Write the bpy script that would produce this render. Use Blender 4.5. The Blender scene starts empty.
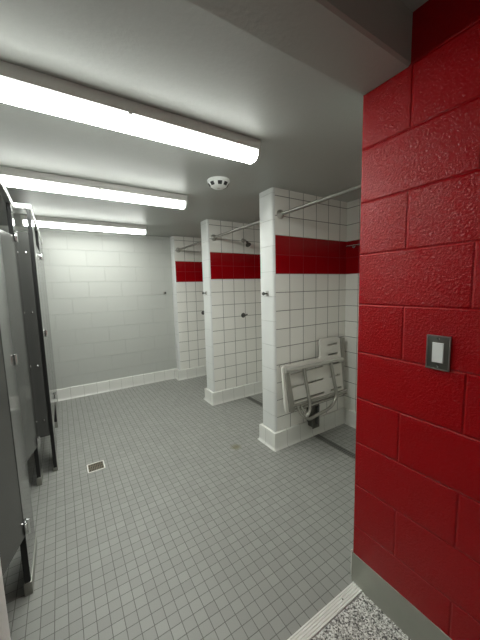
import bpy, bmesh, math, random
from mathutils import Vector, Matrix
random.seed(7)
C = bpy.context.scene.collection
S = bpy.context.scene
PI = math.pi

# ---------------------------------------------------------------- camera
cam = bpy.data.objects.new('camera', bpy.data.cameras.new('camera'))
C.objects.link(cam); S.camera = cam
cam.data.sensor_fit = 'HORIZONTAL'; cam.data.sensor_width = 36.0
cam.data.lens = 286.734 * 36.0 / 480.0
cam.data.clip_start = 0.02
yaw, pitch, roll = 0.5598, -0.1138, -0.0252
F = Vector((math.sin(yaw)*math.cos(pitch), math.cos(yaw)*math.cos(pitch), math.sin(pitch)))
R = Vector((math.cos(yaw), -math.sin(yaw), 0)); U = R.cross(F)
R2 = R*math.cos(roll) + U*math.sin(roll); U2 = -R*math.sin(roll) + U*math.cos(roll)
M = Matrix((R2, U2, -F)).transposed().to_4x4()
M.translation = Vector((-1.065, -0.752, 1.393))
cam.matrix_world = M

# ---------------------------------------------------------------- light levels
LENS = 14.0            # emission of the fluorescent lenses
HALL = 3.2            # dim fill light added behind the camera to lift the beam
w = bpy.data.worlds.new('world'); S.world = w; w.use_nodes = True
w.node_tree.nodes['Background'].inputs[0].default_value = (0.8, 0.85, 0.9, 1)
w.node_tree.nodes['Background'].inputs[1].default_value = 0.03
S.view_settings.view_transform = 'Standard'; S.view_settings.look = 'None'
S.view_settings.gamma = 1; S.view_settings.use_curve_mapping = False
S.view_settings.exposure = 1.82

hl = bpy.data.lights.new('hall_fill', 'AREA'); hl.shape = 'RECTANGLE'; hl.size = 1.2; hl.size_y = .2; hl.energy = HALL; hl.color = (1, .98, .93)  # unseen fill with no fixture, added to brighten the beam and hall side
ho = bpy.data.objects.new('hall_fill', hl); C.objects.link(ho); ho.location = (-1.6, -2.7, 2.27)

# ---------------------------------------------------------------- materials
def newmat(name):
    m = bpy.data.materials.new(name); m.use_nodes = True
    return m, m.node_tree, m.node_tree.nodes['Principled BSDF']
def math_node(nt, op, a, b=None, clamp=False):
    n = nt.nodes.new('ShaderNodeMath'); n.operation = op; n.use_clamp = clamp
    for i, v in enumerate((a, b)):
        if v is None: continue
        if isinstance(v, (int, float)): n.inputs[i].default_value = v
        else: nt.links.new(v, n.inputs[i])
    return n.outputs[0]
def mixc(nt, f, a, b):
    n = nt.nodes.new('ShaderNodeMix'); n.data_type = 'RGBA'
    for s, v in ((n.inputs[0], f), (n.inputs[6], a), (n.inputs[7], b)):
        if isinstance(v, (int, float)): s.default_value = v
        elif isinstance(v, tuple): s.default_value = v + (1,)
        else: nt.links.new(v, s)
    return n.outputs[2]
def noise(nt, scale, detail=2, rough=.5):
    n = nt.nodes.new('ShaderNodeTexNoise'); n.inputs['Scale'].default_value = scale
    n.inputs['Detail'].default_value = detail; n.inputs['Roughness'].default_value = rough
    tc = nt.nodes.new('ShaderNodeTexCoord'); nt.links.new(tc.outputs['Object'], n.inputs['Vector'])
    return n.outputs['Fac']
def bump(nt, h, dist, strength=1.0, prev=None):
    n = nt.nodes.new('ShaderNodeBump'); n.inputs['Distance'].default_value = dist
    n.inputs['Strength'].default_value = strength
    nt.links.new(h, n.inputs['Height'])
    if prev is not None: nt.links.new(prev, n.inputs['Normal'])
    return n.outputs['Normal']
def plain(name, col, rough=.5, metal=0.0, coat=0, nscale=0, nstr=0.0, var=0.0):
    m, nt, b = newmat(name)
    b.inputs['Base Color'].default_value = col + (1,)
    b.inputs['Roughness'].default_value = rough; b.inputs['Metallic'].default_value = metal
    b.inputs['Coat Weight'].default_value = coat
    f = noise(nt, nscale or 30, 3)
    if var:
        lo = tuple(c*(1-var) for c in col); hi = tuple(min(1, c*(1+var)) for c in col)
        nt.links.new(mixc(nt, f, lo, hi), b.inputs['Base Color'])
    if nstr: nt.links.new(bump(nt, f, nstr), b.inputs['Normal'])
    return m
def bricks(name, axes, off, w_, h_, stag, mortar, c1, c2, cm, rough, groove, smooth=.2, fine=0, fines=120,
           stripe=None, seed=0, mrough=.7, coat=0, extra=None):
    m, nt, b = newmat(name)
    tc = nt.nodes.new('ShaderNodeTexCoord'); sp = nt.nodes.new('ShaderNodeSeparateXYZ')
    nt.links.new(tc.outputs['Object'], sp.inputs[0])
    cb = nt.nodes.new('ShaderNodeCombineXYZ')
    for i in range(2):
        nt.links.new(math_node(nt, 'ADD', sp.outputs['XYZ'.index(axes[i])], off[i]), cb.inputs[i])
    br = nt.nodes.new('ShaderNodeTexBrick'); nt.links.new(cb.outputs[0], br.inputs['Vector'])
    br.offset = stag; br.offset_frequency = 2; br.squash = 1
    br.inputs['Scale'].default_value = 1; br.inputs['Mortar Size'].default_value = mortar
    br.inputs['Mortar Smooth'].default_value = smooth; br.inputs['Bias'].default_value = 0
    br.inputs['Brick Width'].default_value = w_; br.inputs['Row Height'].default_value = h_
    br.inputs['Color1'].default_value = c1+(1,); br.inputs['Color2'].default_value = c2+(1,)
    br.inputs['Mortar'].default_value = cm+(1,)
    col = br.outputs['Color']
    if stripe:
        z0, z1, red, redm = stripe
        mask = math_node(nt, 'MULTIPLY', math_node(nt, 'GREATER_THAN', sp.outputs[2], z0), math_node(nt, 'LESS_THAN', sp.outputs[2], z1))
        col = mixc(nt, mask, col, mixc(nt, br.outputs['Fac'], red, redm))
    if extra: col = extra(nt, sp, col)
    nt.links.new(col, b.inputs['Base Color'])
    r = math_node(nt, 'ADD', math_node(nt, 'MULTIPLY', br.outputs['Fac'], mrough-rough), rough)
    nt.links.new(r, b.inputs['Roughness']); b.inputs['Coat Weight'].default_value = coat
    h = math_node(nt, 'SUBTRACT', 1.0, br.outputs['Fac'])
    n = bump(nt, h, groove)
    if fine:
        n = bump(nt, noise(nt, fines, 4, .6), fine, 1.0, n)
    nt.links.new(n, b.inputs['Normal'])
    return m

CO = .2032
RED, REDM = (.35, .0005, .003), (.20, .004, .006)
def red_pits(name, axes, off):
    m, nt, b = newmat(name)
    return m
M_red = bricks('red_block_paint', 'YZ', (.184+.2032*10, -.0898), .4064, CO, .5, .006, RED, RED, RED, .13, .005, 1.0, .0038, 130, mrough=.17, coat=.0)
M_red.node_tree.nodes['Principled BSDF'].inputs['Specular IOR Level'].default_value = .2
blk = dict(w_=.4064, h_=CO, stag=.5, mortar=.0022, c1=(.51, .52, .49), c2=(.50, .51, .48), cm=(.46, .47, .44), rough=.35, groove=.003, smooth=.4, fine=.0008, fines=90, mrough=.4)
M_blkX = bricks('white_block_paint_x', 'XZ', (.109+.2032+.4064*10-.4064*.5-.0+.0, -.0898), **blk)
M_blkY = bricks('white_block_paint_y', 'YZ', (.2+.4064*10, -.0898), **blk)
def end_block(name): return bricks(name, 'YZ', (5.0, -.0898), 20., CO, 0., .0024, (.74, .75, .73), (.74, .75, .73), (.55, .56, .53), .3, .003, .5, .0008, 90, mrough=.4)
M_end = end_block('white_block_end')
tl = dict(w_=.156, h_=.152, stag=0., mortar=.0028, c1=(.86, .85, .80), c2=(.82, .81, .76), cm=(.20, .195, .18), rough=.18, groove=.0012, smooth=.1,
          stripe=(1.494, 1.798, (.29, .001, .004), (.26, .003, .006)), mrough=.8)
M_tileX = bricks('wall_tile_x', 'XZ', (-.579+.156*20, .026), **tl)
M_tileY = bricks('wall_tile_y', 'YZ', (.0+.156*20, .026), **tl)
bt = dict(w_=.156, h_=2., stag=0., mortar=.0014, c1=(.74, .74, .70), c2=(.70, .70, .66), cm=(.33, .32, .29), rough=.2, groove=.001, smooth=.1, mrough=.7)
M_baseX = bricks('base_tile_x', 'XZ', (1.037+.156*20, 1.), **bt)
M_baseY = bricks('base_tile_y', 'YZ', (.06+.156*20, 1.), **bt)
def stain(nt, sp, col):
    dx = math_node(nt, 'SUBTRACT', sp.outputs[0], .143); dy = math_node(nt, 'SUBTRACT', sp.outputs[1], 1.295)
    d = math_node(nt, 'SQRT', math_node(nt, 'ADD', math_node(nt, 'MULTIPLY', dx, dx), math_node(nt, 'MULTIPLY', dy, dy)))
    d = math_node(nt, 'ADD', d, math_node(nt, 'MULTIPLY', noise(nt, 25, 2), .03))
    f = math_node(nt, 'SUBTRACT', 1.0, math_node(nt, 'DIVIDE', math_node(nt, 'SUBTRACT', d, .035), .035), True)
    f = math_node(nt, 'MAXIMUM', math_node(nt, 'MINIMUM', f, 1.0), 0.0)
    col = mixc(nt, math_node(nt, 'MULTIPLY', f, .9), col, (.16, .15, .075))
    g = noise(nt, 1.7, 3)
    return mixc(nt, math_node(nt, 'MULTIPLY', g, .22), col, (.34, .345, .31))
M_floor = bricks('mosaic_floor', 'XY', (1.132+.05*80, .003+.05*80), .0505, .0505, 0., .0016, (.27, .27, .252), (.31, .31, .29), (.12, .12, .11), .42, .0006, .2, .0004, 200, mrough=.9, extra=stain)

def terrazzo():
    m, nt, b = newmat('terrazzo')
    tc = nt.nodes.new('ShaderNodeTexCoord')
    v = nt.nodes.new('ShaderNodeTexVoronoi'); v.inputs['Scale'].default_value = 190
    nt.links.new(tc.outputs['Object'], v.inputs['Vector'])
    sp = nt.nodes.new('ShaderNodeSeparateColor'); nt.links.new(v.outputs['Color'], sp.inputs[0])
    cr = nt.nodes.new('ShaderNodeValToRGB'); cr.color_ramp.interpolation = 'CONSTANT'
    e = cr.color_ramp.elements
    e[0].position = 0; e[0].color = (.09, .085, .08, 1)
    e[1].position = .22; e[1].color = (.30, .29, .27, 1)
    for p, c in ((.45, (.50, .49, .46)), (.7, (.78, .77, .74))):
        q = e.new(p); q.color = c+(1,)
    nt.links.new(sp.outputs[0], cr.inputs[0]); nt.links.new(cr.outputs[0], b.inputs['Base Color'])
    b.inputs['Roughness'].default_value = .35
    return m
M_terrazzo = terrazzo()
M_ceil = plain('ceiling_paint', (.40, .41, .385), .45, nscale=60, nstr=.0006, var=.03)
M_beam = plain('beam_paint', (.36, .365, .335), .42, nscale=60, nstr=.0008, var=.03)
M_jamb = plain('grey_block_paint', (.68, .67, .64), .5, nscale=150, nstr=.003, var=.08)
M_alu = plain('ribbed_aluminium', (.88, .87, .83), .35, .2, nscale=40, var=.04)
M_basemetal = plain('brushed_steel_base', (.38, .385, .33), .40, .3, nscale=20, var=.05)
M_chrome = plain('chrome', (.75, .76, .76), .15, 1.0, nscale=20, var=.04)
M_steel = plain('stainless_steel', (.50, .49, .46), .32, 1.0, nscale=50, var=.06)
M_darkmetal = plain('dark_metal', (.10, .10, .095), .35, .8, nscale=50, var=.1)
M_house = plain('white_enamel', (.62, .61, .58), .4, nscale=30, var=.02)
M_plastic = plain('white_plastic', (.90, .92, .90), .35, nscale=30, var=.02)
M_black = plain('black_core', (.006, .006, .006), .5, nscale=50, var=.1)
M_dark = plain('dark_recess', (.03, .03, .03), .8, nscale=50, var=.1)
M_phen = plain('phenolic_panel', (.075, .076, .072), .13, 0, nscale=300, var=.12)
M_rail = plain('anodised_rail', (.78, .79, .77), .3, .7, nscale=30, var=.03)
M_tube2 = plain('pale_tube', (.50, .49, .45), .3, .2, nscale=40, var=.03)
M_shoe = plain('shoe_steel', (.30, .30, .27), .4, .4, nscale=40, var=.03)
M_rod = plain('satin_rod', (.27, .265, .24), .28, .8, nscale=40, var=.03)
M_trench = plain('trench_grate', (.17, .17, .155), .5, .2, nscale=200, var=.3)
M_pan = plain('seat_panel', (.72, .70, .65), .35, nscale=40, var=.02)
M_tube = plain('satin_tube', (.33, .32, .285), .32, .45, nscale=40, var=.05)
M_grate = plain('drain_metal', (.20, .17, .12), .5, .5, nscale=80, var=.3)
M_plate = plain('switch_plate_steel', (.20, .20, .18), .3, .85, nscale=60, var=.05)
def lens_mat():
    m, nt, b = newmat('lit_diffuser')
    b.inputs['Base Color'].default_value = (.8, .82, .8, 1)
    b.inputs['Emission Color'].default_value = (.96, 1.0, .94, 1)
    # the prismatic lens throws most of its light downward, its flanks are dimmer
    g = nt.nodes.new('ShaderNodeNewGeometry'); sp = nt.nodes.new('ShaderNodeSeparateXYZ'); nt.links.new(g.outputs['Normal'], sp.inputs[0])
    dn = math_node(nt, 'MAXIMUM', math_node(nt, 'MULTIPLY', sp.outputs[2], -1.0), 0.0)
    e = math_node(nt, 'ADD', math_node(nt, 'MULTIPLY', math_node(nt, 'POWER', dn, 1.2), LENS*.94), LENS*.06)
    nt.links.new(e, b.inputs['Emission Strength'])
    return m
M_lens = lens_mat()

# ---------------------------------------------------------------- helpers
def obj(name, bm, mats, parent=None, smooth=False, loc=None):
    me = bpy.data.meshes.new(name); bmesh.ops.recalc_face_normals(bm, faces=bm.faces[:]) ; bm.to_mesh(me); bm.free()
    if not isinstance(mats, (list, tuple)): mats = [mats]
    for m in mats: me.materials.append(m)
    if smooth:
        for p in me.polygons: p.use_smooth = True
        try: me.set_sharp_from_angle(angle=math.radians(40))
        except Exception: pass
    o = bpy.data.objects.new(name, me); C.objects.link(o)
    if loc: o.location = loc
    if parent: o.parent = parent
    return o
def tag(o, label=None, cat=None, group=None, kind=None):
    if label: o['label'] = label
    if cat: o['category'] = cat
    if group: o['group'] = group
    if kind: o['kind'] = kind
    return o
def empty(name, loc, label, cat, group=None, rz=0):
    o = bpy.data.objects.new(name, None); C.objects.link(o); o.empty_display_size = .05
    o.location = loc; o.rotation_euler.z = rz
    return tag(o, label, cat, group)
def box(bm, a, b, bev=0, seg=2):
    t = bmesh.new(); bmesh.ops.create_cube(t, size=1)
    for v in t.verts:
        v.co = Vector([(a[i]+b[i])/2 + v.co[i]*(b[i]-a[i]) for i in range(3)])
    if bev: bmesh.ops.bevel(t, geom=t.edges[:], offset=bev, segments=seg, profile=.5, affect='EDGES')
    me = bpy.data.meshes.new('t'); t.to_mesh(me); t.free(); bm.from_mesh(me); bpy.data.meshes.remove(me)
    return bm
def nb(): return bmesh.new()
def bxo(name, a, b, mat, parent=None, bev=0, **k):
    return obj(name, box(nb(), a, b, bev), mat, parent, smooth=bev > 0, **k)
def tube(bm, pts, r, seg=12, cap=True):
    pts = [Vector(p) for p in pts]; rings = []; n = len(pts)
    up = None
    for i, p in enumerate(pts):
        d = (pts[min(i+1, n-1)] - pts[max(i-1, 0)]).normalized()
        if up is None: up = d.orthogonal().normalized()
        up = (up - d*up.dot(d)).normalized(); s = d.cross(up)
        rings.append([bm.verts.new(p + (up*math.cos(2*PI*k/seg) + s*math.sin(2*PI*k/seg))*r) for k in range(seg)])
    for i in range(n-1):
        for k in range(seg):
            bm.faces.new((rings[i][k], rings[i][(k+1) % seg], rings[i+1][(k+1) % seg], rings[i+1][k]))
    if cap: bm.faces.new(rings[0][::-1]); bm.faces.new(rings[-1])
    return bm
def smooth_path(pts, n=6):
    pts = [Vector(p) for p in pts]; out = []
    P_ = [pts[0]] + pts + [pts[-1]]
    for i in range(1, len(P_)-2):
        for k in range(n):
            t = k/n; a, b, c, d = P_[i-1], P_[i], P_[i+1], P_[i+2]
            out.append(.5*((2*b) + (c-a)*t + (2*a-5*b+4*c-d)*t*t + (-a+3*b-3*c+d)*t**3))
    out.append(pts[-1]); return out
def lathe(bm, prof, origin, axis, seg=24):
    """prof: list of (radius, height along axis)"""
    ax = Vector(axis).normalized(); u = ax.orthogonal().normalized(); v = ax.cross(u); o = Vector(origin)
    rings = []
    for r, h in prof:
        if r < 1e-6: rings.append([bm.verts.new(o+ax*h)])
        else: rings.append([bm.verts.new(o+ax*h+(u*math.cos(2*PI*k/seg)+v*math.sin(2*PI*k/seg))*r) for k in range(seg)])
    for a, b in zip(rings, rings[1:]):
        for k in range(seg):
            k2 = (k+1) % seg
            f = [a[k % len(a)], a[k2 % len(a)], b[k2 % len(b)], b[k % len(b)]]
            g = []
            for q in f:
                if q not in g: g.append(q)
            if len(g) > 2: bm.faces.new(g)
    for rg in (rings[0], rings[-1]):
        if len(rg) > 1: bm.faces.new(rg)
    return bm
def prism(bm, poly, z0, z1):
    lo = [bm.verts.new((x, y, z0)) for x, y in poly]; hi = [bm.verts.new((x, y, z1)) for x, y in poly]
    n = len(poly)
    for i in range(n): bm.faces.new((lo[i], lo[(i+1) % n], hi[(i+1) % n], hi[i]))
    bm.faces.new(lo[::-1]); bm.faces.new(hi)
    return bm
def rcorner(cx, cy, r, a0, a1, n=5):
    return [(cx+r*math.cos(math.radians(a0+(a1-a0)*i/n)), cy+r*math.sin(math.radians(a0+(a1-a0)*i/n))) for i in range(n+1)]
def structure(name, bm, mats, slotf=None, smooth=False):
    bm.normal_update(); bmesh.ops.recalc_face_normals(bm, faces=bm.faces[:])
    if slotf:
        for f in bm.faces: f.material_index = slotf(f.normal)
    o = obj(name, bm, mats, smooth=smooth); o['kind'] = 'structure'
    return o
def sbox(name, a, b, mats, slotf=None, bev=0): return structure(name, box(nb(), a, b, bev), mats, slotf)

# ---------------------------------------------------------------- the room shell
H = 2.16                                  # ceiling of the shower room
sbox('floor', (-2.75, 0, -.12), (1.3, 3.522, 0), M_floor)
sbox('floor_hall', (-3.0, -3.2, -.12), (0, -.052, 0), M_terrazzo)
sbox('ceiling', (-2.9, 0, H), (1.5, 3.7, H+.3), M_ceil)
sbox('ceiling_hall', (-3.0, -3.2, 2.28), (0, -.175, 2.46), M_beam)
xs = lambda n: 1 if abs(n.x) > .5 else 0
sbox('wall_back', (-2.9, 3.522, -.1), (1.5, 3.7, H), M_blkX)
sbox('wall_left', (-2.9, 0, -.1), (-2.75, 3.522, H), M_blkY)
sbox('wall_right', (1.3, 0, -.1), (1.5, 3.522, H), M_tileY)
# red entry wall: its end at y = 0 is the side of the first shower
structure('wall_red', prism(nb(), [(1.5, .007), (1.5, -3.2), (0, -3.2)] + rcorner(.007, .000, .007, 180, 90), -.1, 2.46),
          [M_red, M_tileX], lambda n: 1 if n.y > .97 else 0, smooth=True)
sbox('wall_hall_far', (-3.0, -3.4, -.1), (0, -3.2, 2.46), M_blkX)
sbox('wall_hall_left', (-3.2, -3.2, -.1), (-3.0, -.175, 2.46), M_blkY)
structure('wall_entry', prism(nb(), [(-3.2, -.175)] + rcorner(-1.215-.015, -.175+.015, .015, -90, 0) + rcorner(-1.215-.015, -.015, .015, 0, 90) + [(-3.2, 0)], -.1, 2.12), M_jamb, smooth=True)
bm = nb()                                  # header beam over the opening, its lower front edge eased
prof = [(-.175+.008, 2.12), (0, 2.12), (0, 2.46), (-.175, 2.46), (-.175, 2.128)]
v0 = [bm.verts.new((-3.2, y, z)) for y, z in prof]; v1 = [bm.verts.new((0, y, z)) for y, z in prof]
for i in range(5): bm.faces.new((v0[i], v0[(i+1) % 5], v1[(i+1) % 5], v1[i]))
bm.faces.new(v0); bm.faces.new(v1)
structure('wall_header', bm, M_beam)
# dividing walls between the showers
def divider(name, y0, y1):
    r = .022
    poly = [(1.3, y0), (1.3, y1)] + rcorner(.407+r, y1-r, r, 90, 180)[:] + rcorner(.407+r, y0+r, r, 180, 270)[:]
    return structure(name, prism(nb(), poly, -.05, H), [M_tileX, M_end], lambda n: 1 if n.x < -.1 else 0, smooth=True)
divider('wall_divider_near', 1.073, 1.262)
divider('wall_divider_middle', 2.239, 2.428)
divider('wall_divider_far', 3.390, 3.522)

# tiled cove base swept along the walls (path runs with the room on its left hand side flipped by sign)
BP = [(0, .152), (.010, .152), (.017, .147), (.019, .138), (.019, .03), (.024, .011), (.034, .003), (.034, 0), (0, 0)]
def base_run(name, path, side, mats=(M_baseX, M_baseY)):
    bm = nb(); path = [Vector(p) for p in path]; rings = []
    for i, p in enumerate(path):
        ns = []
        if i > 0: d = (path[i]-path[i-1]).normalized(); ns.append(Vector((-d.y, d.x))*side)
        if i < len(path)-1: d = (path[i+1]-path[i]).normalized(); ns.append(Vector((-d.y, d.x))*side)
        m = ns[0] if len(ns) == 1 else (ns[0]+ns[1])/(1+ns[0].dot(ns[1]))
        rings.append([bm.verts.new((p.x+m.x*d_, p.y+m.y*d_, z)) for d_, z in BP])
    k = len(BP)
    for a, b in zip(rings, rings[1:]):
        for j in range(k): bm.faces.new((a[j], a[(j+1) % k], b[(j+1) % k], b[j]))
    bm.faces.new(rings[0]); bm.faces.new(rings[-1][::-1])
    bmesh.ops.recalc_face_normals(bm, faces=bm.faces[:])
    for f in bm.faces: f.material_index = 1 if abs(f.normal.x) > .6 else 0
    o = obj(name, bm, list(mats), smooth=True); o['kind'] = 'structure'
    return o
base_run('baseboard_back', [(-1.24, 3.522), (.407, 3.522), (.407, 3.39), (1.3, 3.39), (1.3, 2.428), (.407, 2.428), (.407, 2.239), (1.3, 2.239),
                            (1.3, 1.262), (.407, 1.262), (.407, 1.073), (1.3, 1.073), (1.3, 0), (.03, 0)], -1)
# steel base along the red wall
bm = box(nb(), (-.004, -3.2, 0), (0, .007, .150), .0)
structure('baseboard_red', bm, M_basemetal)
sbox('trim_1', (-.006, .007, .03), (.004, .011, .162), M_alu, bev=.001)      # bright edge strip on the corner

# threshold strip
t = empty('threshold', (-.6, -.026, 0), 'ribbed aluminium threshold strip between mosaic floor and speckled terrazzo', 'threshold')
bm = nb(); x0, x1 = -.615, .596
pr = [(-.026, -.02)]
k = 5; wd = .052
for i in range(k):
    a = -.026 + wd*i/k
    pr += [(a+.001, .002), (a+.0025, .006), (a+wd/k-.0025, .006), (a+wd/k-.001, .002)]
pr += [(.026, -.02)]
va = [bm.verts.new((x0, y, z)) for y, z in pr]; vb = [bm.verts.new((x1, y, z)) for y, z in pr]
for i in range(len(pr)): j = (i+1) % len(pr); bm.faces.new((va[i], va[j], vb[j], vb[i]))
bm.faces.new(va); bm.faces.new(vb)
obj('ribbed_strip', bm, M_alu, t)
for x in (-.5, -.17, .16, .49): obj('screw', lathe(nb(), [(.004, 0), (.004, .0012), (0, .0018)], (x, 0, .006), (0, 0, 1), 10), M_chrome, t)

# ---------------------------------------------------------------- ceiling lights
def light(y0, label):
    L = 1.215; Wd = .112
    t = empty('ceiling_light', (-.708, y0+Wd/2, H), label, 'light fixture', 'wraparound ceiling lights')
    bm = nb()
    # housing: shallow channel
    box(bm, (-L/2, -Wd/2, -.048), (L/2, Wd/2, 0), .003)
    obj('housing', bm, M_house, t, smooth=True)
    # diffuser: bulging lens
    prof = []
    for i in range(15):
        a = PI*i/14; prof.append((-(Wd/2-.004)*math.copysign(abs(math.cos(a))**.7, math.cos(a)), -.048-.047*math.sin(a)**.8))
    bm = nb(); xa, xb = -L/2+.012, L/2-.012
    va = [bm.verts.new((xa, y, z)) for y, z in prof]; vb = [bm.verts.new((xb, y, z)) for y, z in prof]
    for i in range(len(prof)): j = (i+1) % len(prof); bm.faces.new((va[i], va[j], vb[j], vb[i]))
    bm.faces.new(va); bm.faces.new(vb)
    obj('diffuser', bm, M_lens, t, smooth=True)
    for s in (-1, 1):                        # end caps follow the lens outline
        bm = nb(); pc = [(-Wd/2, 0)] + [(y*1.03, z-.001 if z < -.05 else z) for y, z in prof] + [(Wd/2, 0)]
        va = [bm.verts.new((s*(L/2+.004), y, z)) for y, z in pc]; vb = [bm.verts.new((s*(L/2-.0115), y, z)) for y, z in pc]
        for i in range(len(pc)): j = (i+1) % len(pc); bm.faces.new((va[i], va[j], vb[j], vb[i]))
        bm.faces.new(va); bm.faces.new(vb)
        obj('end_cap', bm, M_house, t)
    for sx in (-.05, ):                      # little latch clips of the lens
        for s in (-1, 1):
            bm = box(nb(), (sx-.008, s*(Wd/2)-.003, -.056), (sx+.008, s*(Wd/2)+.003, -.036), .001)
            obj('clip', bm, M_house, t)
    return t
light(.540, 'lit white fluorescent wraparound light nearest the entry beam')
light(1.565, 'middle one of the three lit white ceiling lights')
light(2.860, 'lit white ceiling light closest to the back block wall')

# ---------------------------------------------------------------- smoke detector
t = empty('smoke_detector', (-.026, 1.15, H), 'round white smoke detector with dark vents on the grey ceiling', 'smoke detector')
obj('mounting_plate', lathe(nb(), [(0, 0), (.080, 0), (.082, -.004), (.080, -.012), (0, -.012)][::1], (0, 0, 0), (0, 0, 1), 40), M_plastic, t, smooth=True)
obj('housing', lathe(nb(), [(0, -.010), (.074, -.010), (.072, -.026), (.060, -.042), (.048, -.050), (.03, -.054), (0, -.054)], (0, 0, 0), (0, 0, 1), 40), M_plastic, t, smooth=True)
for ang in (200, 250, 290, 340, 20, 60, 110, 155):
    a = math.radians(ang); bm = nb()
    ring = []
    for da in (-.22, 0, .22):
        for (r_, z) in ((.0735, -.024), (.060, -.0445)):
            ring.append(bm.verts.new((r_*math.cos(a+da), r_*math.sin(a+da), z)))
    for i in (0, 2): bm.faces.new((ring[i], ring[i+1], ring[i+3], ring[i+2]))
    me_ = obj('vent', bm, M_dark, t)
    md = me_.modifiers.new('thick', 'SOLIDIFY'); md.thickness = .003; md.offset = 0
obj('test_button', lathe(nb(), [(.012, -.053), (.012, -.056), (0, -.057)], (0, 0, 0), (0, 0, 1), 20), M_house, t, smooth=True)

# ---------------------------------------------------------------- floor drains
t = empty('floor_drain', (-.925, 1.687, 0), 'square tarnished metal grate drain in the mosaic floor by the stalls', 'floor drain')
bm = nb(); s_ = .062
for a, b in (((-s_, -s_), (s_, -s_+.008)), ((-s_, s_-.008), (s_, s_)), ((-s_, -s_), (-s_+.008, s_)), ((s_-.008, -s_), (s_, s_))):
    box(bm, (a[0], a[1], -.004), (b[0], b[1], .004))
obj('frame', bm, M_alu, t)
bm = nb()
for i in range(9):
    x = -.049 + .0122*i; box(bm, (x-.003, -.054, -.003), (x+.003, .054, .003))
for y in (-.054, -.018, .018, .048): box(bm, (-.054, y, -.003), (.054, y+.006, .0025))
obj('grate', bm, M_grate, t)
bm = box(nb(), (-.054, -.054, -.01), (.054, .054, .0008)); obj('sump', bm, M_dark, t)
def trench(y0, y1, label):
    t = empty('trench_drain', (.866, (y0+y1)/2, 0), label, 'trench drain', 'linear drains of the showers')
    h = (y1-y0)/2; bm = nb()
    for s in (-1, 1): box(bm, (s*.026-.004, -h, -.003), (s*.026+.004, h, .0025))
    obj('frame', bm, M_trench, t)
    bm = nb(); n = int((y1-y0)/.02)
    for i in range(n): yy = -h+.01+i*(2*h-.012)/n; box(bm, (-.022, yy, -.002), (.022, yy+.008, .002))
    obj('grate', bm, M_trench, t)
    obj('channel', box(nb(), (-.022, -h, -.01), (.022, h, .0006)), M_darkmetal, t)
trench(.04, 1.04, 'dark linear drain across the shower with the folding seat')
trench(1.30, 2.20, 'dark linear drain across the middle shower')
trench(2.46, 3.35, 'dark linear drain across the farthest shower by the back wall')

# ---------------------------------------------------------------- curtain rods
def rod(y0, y1, label):
    t = empty('curtain_rod', (.481, (y0+y1)/2, 1.961), label, 'curtain rod', 'shower curtain rods')
    h = (y1-y0)/2
    obj('rod', tube(nb(), [(0, -h+.002, 0), (0, h-.002, 0)], .0135, 16), M_rod, t, smooth=True)
    for s in (-1, 1):
        obj('flange', lathe(nb(), [(0, 0), (.036, 0), (.036, .007), (.026, .013), (.018, .022), (.0135, .024), (.0135, .03)], (0, s*h, 0), (0, -s, 0), 24), M_steel, t, smooth=True)
rod(.008, 1.072, 'chrome curtain rod above the shower with the folding seat')
rod(1.263, 2.238, 'chrome curtain rod above the middle shower')
rod(2.429, 3.389, 'chrome curtain rod above the farthest shower')

# ---------------------------------------------------------------- robe hooks
def hook(loc, rz, label):
    t = empty('robe_hook', loc, label, 'hook', 'robe hooks', rz)      # local -y points away from the wall
    obj('plate', box(nb(), (-.018, -.005, -.022), (.018, 0, .022), .002), M_steel, t, smooth=True)
    obj('peg', lathe(nb(), [(0, .004), (.007, .004), (.006, .030), (.014, .038), (.015, .045), (.011, .050), (0, .051)], (0, 0, 0), (0, -1, 0), 16), M_darkmetal, t, smooth=True)
hook((.407, 1.155, 1.335), -PI/2, 'metal robe hook on the end of the nearest shower divider')
hook((.407, 2.33, 1.335), -PI/2, 'metal robe hook on the end of the second shower divider')
hook((.284, 3.522, 1.335), 0, 'metal robe hook on the white block back wall')

# ---------------------------------------------------------------- shower valves and heads
def valve(x, y, z, label):
    t = empty('shower_valve', (x, y, z), label, 'shower valve', 'shower valves')
    obj('escutcheon', lathe(nb(), [(0, 0), (.030, 0), (.030, .004), (.024, .010), (.014, .013), (.014, .03), (0, .03)], (0, 0, 0), (0, -1, 0), 28), M_darkmetal, t, smooth=True)
    bm = tube(nb(), smooth_path([(0, -.028, 0), (-.004, -.045, .0), (.014, -.048, .008), (.030, -.048, .012)], 4), .008, 10)
    obj('lever', bm, M_darkmetal, t, smooth=True)
valve(.858, 2.239, 1.045, 'chrome shower valve with a lever on the middle tiled divider')
valve(.845, 3.390, 1.005, 'chrome shower valve with a lever on the farthest tiled divider')
def head(x, y, z, label):
    t = empty('shower_head', (x, y, z), label, 'shower head', 'shower heads')
    obj('flange', lathe(nb(), [(0, 0), (.026, 0), (.024, .006), (.012, .010), (0, .010)], (0, 0, 0), (0, -1, 0), 24), M_steel, t, smooth=True)
    obj('arm', tube(nb(), smooth_path([(0, -.006, 0), (0, -.05, -.002), (0, -.085, -.03)], 5), .009, 12), M_steel, t, smooth=True)
    obj('head', lathe(nb(), [(0, -.012), (.012, -.012), (.014, .008), (.030, .030), (.034, .040), (.030, .044), (0, .044)], (0, -.09, -.036), (0, -.6, -.8), 24), M_darkmetal, t, smooth=True)
head(.882, 2.239, 1.955, 'small chrome shower head above the red stripe of the middle shower')
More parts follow.
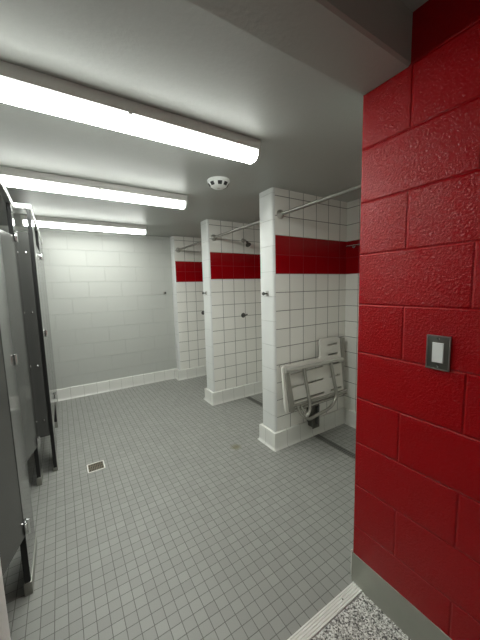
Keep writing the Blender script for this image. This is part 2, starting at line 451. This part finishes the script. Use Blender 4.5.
# slide bar on the side wall of the first shower, mostly behind the red wall
t = empty('grab_bar', (1.3, .80, 1.746), 'short polished bar on the red stripe beside the red entry wall', 'grab bar')
obj('bar', tube(nb(), [(-.045, .245, 0), (-.045, -.3, 0)], .008, 12), M_chrome, t, smooth=True)
for yy in (.19, -.28):
    obj('post', lathe(nb(), [(0, 0), (.016, 0), (.016, .005), (.007, .008), (.007, .045), (0, .045)], (0, yy, 0), (-1, 0, 0), 16), M_steel, t, smooth=True)

# ---------------------------------------------------------------- folding shower seat
def lean(z): return -(.034 + .040*(.73-z)/.39)        # distance of the panel's back from the tiled wall
t = empty('shower_seat', (0, 1.073, 0), 'folded white slotted shower seat with steel frame on the tiled divider', 'shower seat')
def rpoly(pts, r, n=4):
    out = []; m = len(pts)
    for i in range(m):
        p = Vector(pts[i]); a = (Vector(pts[i-1])-p).normalized(); b = (Vector(pts[(i+1) % m])-p).normalized()
        p0, p1 = p+a*r, p+b*r
        for k in range(n+1):
            s = k/n; out.append(tuple(p0*(1-s)**2 + p*2*s*(1-s) + p1*s*s))
    return out
def lean_prism(poly, t0, t1):
    bm = nb()
    A = [bm.verts.new((x, lean(z)-t0, z)) for x, z in poly]; B_ = [bm.verts.new((x, lean(z)-t1, z)) for x, z in poly]
    n = len(poly)
    for i in range(n): bm.faces.new((A[i], A[(i+1) % n], B_[(i+1) % n], B_[i]))
    bm.faces.new(A); bm.faces.new(B_[::-1]); bmesh.ops.recalc_face_normals(bm, faces=bm.faces[:])
    return bm
L_ = rpoly([(.445, .338), (1.175, .338), (1.175, .905), (.905, .905), (.905, .735), (.445, .735)], .036)
panel = obj('seat_panel', lean_prism(L_, 0, .020), M_pan, t)
cut = nb()
for x0, x1, z in ((.53, .915, .66), (.53, .915, .545), (.53, .915, .42), (1.0, 1.135, .84), (1.0, 1.135, .75), (1.0, 1.145, .66), (1.0, 1.145, .545), (1.0, 1.15, .42)):
    yy = lean(z); box(cut, (x0, yy-.05, z-.009), (x1, yy+.03, z+.009))
cutter = obj('cutter', cut, M_pan, t)
md = panel.modifiers.new('b', 'BOOLEAN'); md.operation = 'DIFFERENCE'; md.object = cutter; md.solver = 'EXACT'
bpy.context.view_layer.update()
dg = bpy.context.evaluated_depsgraph_get()
me = bpy.data.meshes.new_from_object(panel.evaluated_get(dg)); panel.modifiers.clear(); panel.data = me
cm_ = cutter.data; bpy.data.objects.remove(cutter); bpy.data.meshes.remove(cm_)
# backing edge of the wall frame seen behind the panel
bm = tube(nb(), [(x, lean(z)+.012, z) for x, z in rpoly([(.437, .345), (.437, .742), (.90, .742)], .02)[5:10]] , .004, 8)
box(bm, (.50, -.03, .352), (1.22, -.0005, .385), .002); box(bm, (1.185, -.05, .352), (1.235, -.0005, .885), .002)
obj('wall_rail', bm, M_tube, t, smooth=True)
def T(x, z, d=.04): return (x, lean(z)-d, z)
obj('frame_tube', tube(nb(), [T(.458, .700), T(1.165, .690)], .018, 14), M_tube2, t, smooth=True)['label'] = 'upper frame tube'
obj('frame_tube', tube(nb(), [T(.50, .392, .03), T(1.20, .384, .03)], .0125, 14), M_tube, t, smooth=True)['label'] = 'lower frame tube'
obj('hinge_rod', tube(nb(), [T(.50, .358, .022), T(1.215, .352, .022)], .0095, 12), M_tube, t, smooth=True)
bm = nb()
pl = [(.462, .715), (.492, .715), (.535, .360), (.505, .345), (.478, .352)]
A = [bm.verts.new((x, lean(z)-.016, z)) for x, z in pl]; B_ = [bm.verts.new((x, lean(z)-.040, z)) for x, z in pl]
for i in range(5): bm.faces.new((A[i], A[(i+1) % 5], B_[(i+1) % 5], B_[i]))
bm.faces.new(A); bm.faces.new(B_)
obj('side_channel', bm, M_tube, t)
obj('leg_frame', tube(nb(), smooth_path([T(.652, .69, .055), T(.662, .56, .06), T(.675, .42, .065), T(.668, .34, .07), T(.628, .285, .07), T(.66, .262, .07),
                                         T(.74, .268, .065), T(.87, .278, .06), T(.95, .300, .06), T(1.005, .345, .06), T(1.028, .40, .06), T(1.01, .52, .058), T(.99, .69, .055)], 6), .0145, 12), M_tube, t, smooth=True)
obj('brace', tube(nb(), smooth_path([T(.56, .385, .04), T(.572, .33, .06), T(.60, .29, .075), T(.635, .278, .075)], 5), .011, 12), M_tube, t, smooth=True)
obj('brace', tube(nb(), smooth_path([T(.60, .39, .035), T(.615, .34, .05), T(.645, .295, .07)], 5), .009, 12), M_tube, t, smooth=True)
M_steel2 = plain('dull_bracket', (.13, .125, .11), .4, .4, nscale=50, var=.06)
bm = nb(); box(bm, (.775, -.072, .118), (.781, -.001, .325), .001); box(bm, (.781, -.072, .100), (.862, -.066, .322), .001); box(bm, (.862, -.072, .100), (.868, -.001, .31), .001)
obj('leg_bracket', bm, M_steel2, t, smooth=True)
obj('leg_foot', tube(nb(), [(.815, -.088, .15), (.822, -.092, .31)], .014, 12), M_darkmetal, t, smooth=True)

# ---------------------------------------------------------------- light switch on the red wall
t = empty('light_switch', (0, -.305, 1.158), 'white rocker light switch in a steel plate on the red wall', 'light switch')
obj('cover_plate', box(nb(), (-.005, -.035, -.057), (0, .035, .057), .0018), M_plate, t, smooth=True)
bm = nb()
for a, b in (((-.0065, -.036, -.058), (-.0005, -.032, .058)), ((-.0065, .032, -.058), (-.0005, .036, .058)), ((-.0065, -.036, .054), (-.0005, .036, .058)), ((-.0065, -.036, -.058), (-.0005, .036, -.054))):
    box(bm, a, b, .0006)
obj('bevelled_rim', bm, M_steel, t, smooth=True)
bm = nb(); vs = [(-.005, -.017, -.034), (-.005, .017, -.034), (-.005, .017, .034), (-.005, -.017, .034)]
q = [(-.0085, -.016, -.033), (-.0085, .016, -.033), (-.0095, .016, .033), (-.0095, -.016, .033)]
A = [bm.verts.new(v) for v in vs]; B_ = [bm.verts.new(v) for v in q]
for i in range(4): bm.faces.new((A[i], A[(i+1) % 4], B_[(i+1) % 4], B_[i]))
bm.faces.new(A); bm.faces.new(B_)
obj('rocker', bm, M_plastic, t)
for z in (.048, -.048):
    obj('screw', lathe(nb(), [(.004, .004), (.004, .006), (0, .007)], (0, 0, z), (-1, 0, 0), 12), M_chrome, t, smooth=True)

# ---------------------------------------------------------------- toilet stalls (black-cored grey panels)
TH = .024
def slab(name, a, b, parent, thin):
    """panel with grey faces and black cut edges; thin = index of the thin axis"""
    bm = box(nb(), a, b)
    bmesh.ops.bevel(bm, geom=bm.edges[:], offset=.0015, segments=1, affect='EDGES')
    bm.normal_update(); bmesh.ops.recalc_face_normals(bm, faces=bm.faces[:])
    for f in bm.faces: f.material_index = 0 if abs(f.normal[thin]) > .9 else 1
    return obj(name, bm, [M_phen, M_black], parent)
def shoe(parent, x, y0, y1):
    return obj('shoe', box(nb(), (x-TH/2-.004, y0-.004, 0), (x+TH/2+.004, y1+.004, .062), .002), M_shoe, parent, smooth=True)
def hinge(parent, x, y, z):
    bm = box(nb(), (x+.001, y-.020, z-.028), (x+.012, y+.024, z+.028), .003)
    tube(bm, [(x+.014, y, z-.034), (x+.014, y, z+.034)], .007, 10)
    return obj('hinge', bm, M_chrome, parent, smooth=True)
def door(parent, hy, x, wdt, ang, sgn=-1, z0=.30, z1=1.77):
    o = slab('door', (-TH/2, min(0, sgn*wdt), z0), (TH/2, max(0, sgn*wdt), z1), parent, 0)
    o.location = (x, hy, 0); o.rotation_euler.z = ang
    bm = box(nb(), (TH/2, sgn*(wdt-.06)-.02, 1.02), (TH/2+.014, sgn*(wdt-.06)+.02, 1.07), .003)
    obj('latch', bm, M_chrome, o, smooth=True)
    return o
def screws(parent, pts, axis):
    for p in pts:
        obj('screw', lathe(nb(), [(0, 0), (.006, 0), (.006, .002), (.003, .004), (0, .0045)], p, axis, 10), M_chrome, parent, smooth=True)
XA, XB = -1.294, -1.197
# stall nearest the entry
t = empty('toilet_stall', (XA, .5, 0), 'dark grey toilet stall nearest the entry, door ajar', 'toilet stall', 'toilet stalls along the left')
t.location = (0, 0, 0)
p = slab('pilaster', (XA-TH/2, .785, .03), (XA+TH/2, 1.085, 1.975), t, 0); shoe(p, XA, .785, 1.085)
hinge(p, XA+TH/2, .785, .335); hinge(p, XA+TH/2, .785, 1.735)
obj('keeper', box(nb(), (XA+TH/2, 1.050, 1.03), (XA+TH/2+.012, 1.083, 1.085), .003), M_chrome, p, smooth=True)
door(t, .775, XA, .60, -math.radians(17))
p = slab('pilaster', (XA-TH/2, .004, .03), (XA+TH/2, .165, 1.975), t, 0); shoe(p, XA, .006, .165)
slab('side_panel', (-2.745, .93, .30), (XA-TH/2-.002, .93+TH, 1.77), t, 1)
obj('head_rail', box(nb(), (XA-.018, .003, 1.975), (XA+.018, 1.085, 2.012), .004), M_rail, t, smooth=True)
# middle stall
t = empty('toilet_stall', (0, 0, 0), 'dark grey toilet stall in the middle of the row, door ajar', 'toilet stall', 'toilet stalls along the left')
p = slab('pilaster', (XA-TH/2, 1.675, .03), (XA+TH/2, 1.800, 1.975), t, 0); shoe(p, XA, 1.675, 1.795)
hinge(p, XA+TH/2, 1.675, .335); hinge(p, XA+TH/2, 1.675, 1.76)
door(t, 1.665, XA, .565, -math.radians(14))
slab('side_panel', (-2.745, 1.74, .30), (XA-TH/2-.002, 1.74+TH, 1.77), t, 1)
obj('head_rail', box(nb(), (XA-.018, 1.087, 1.975), (XA+.018, 1.80, 2.012), .004), M_rail, t, smooth=True)
# far stall, standing a little further out
t = empty('toilet_stall', (0, 0, 0), 'dark grey toilet stall standing furthest out, beside the white back wall', 'toilet stall', 'toilet stalls along the left')
p = slab('return_panel', (XA-TH/2, 1.807, .30), (XB-TH/2-.001, 1.807+TH, 1.82), t, 1)
screws(p, [(-1.238, 1.806, z) for z in (1.675, 1.25, .853, .43)] + [(-1.285, 1.806, z) for z in (1.675, 1.25, .853, .43)], (0, -1, 0))
p = slab('pilaster', (XB-TH/2, 1.807, .03), (XB+TH/2, 2.10, 1.975), t, 0); shoe(p, XB, 1.812, 2.10)
obj('keeper', box(nb(), (XB+TH/2, 2.07, 1.03), (XB+TH/2+.012, 2.098, 1.085), .003), M_chrome, p, smooth=True)
p = slab('pilaster', (XB-TH/2, 2.66, .03), (XB+TH/2, 3.515, 1.975), t, 0); shoe(p, XB, 2.66, 3.510)
hinge(p, XB+TH/2, 2.655, .34); hinge(p, XB+TH/2, 2.655, 1.735)
door(t, 2.65, XB, .543, 0)
obj('head_rail', box(box(nb(), (XB-.018, 1.807, 1.975), (XB+.018, 3.515, 2.012), .004), (XA-.018, 1.806, 1.975), (XB-.0185, 1.838, 2.012), .004), M_rail, t, smooth=True)

# put each stall's and the seat's Empty at its own base
def rebase(o, loc):
    d = Vector(loc) - o.location; o.location = loc
    for c in o.children: c.location -= d
bpy.context.view_layer.update()
for n, l in (('toilet_stall', (XA, .55, 0)), ('toilet_stall.001', (XA, 1.45, 0)), ('toilet_stall.002', (XB, 2.66, 0)), ('shower_seat', (.82, 1.073, .1))):
    rebase(bpy.data.objects[n], l)
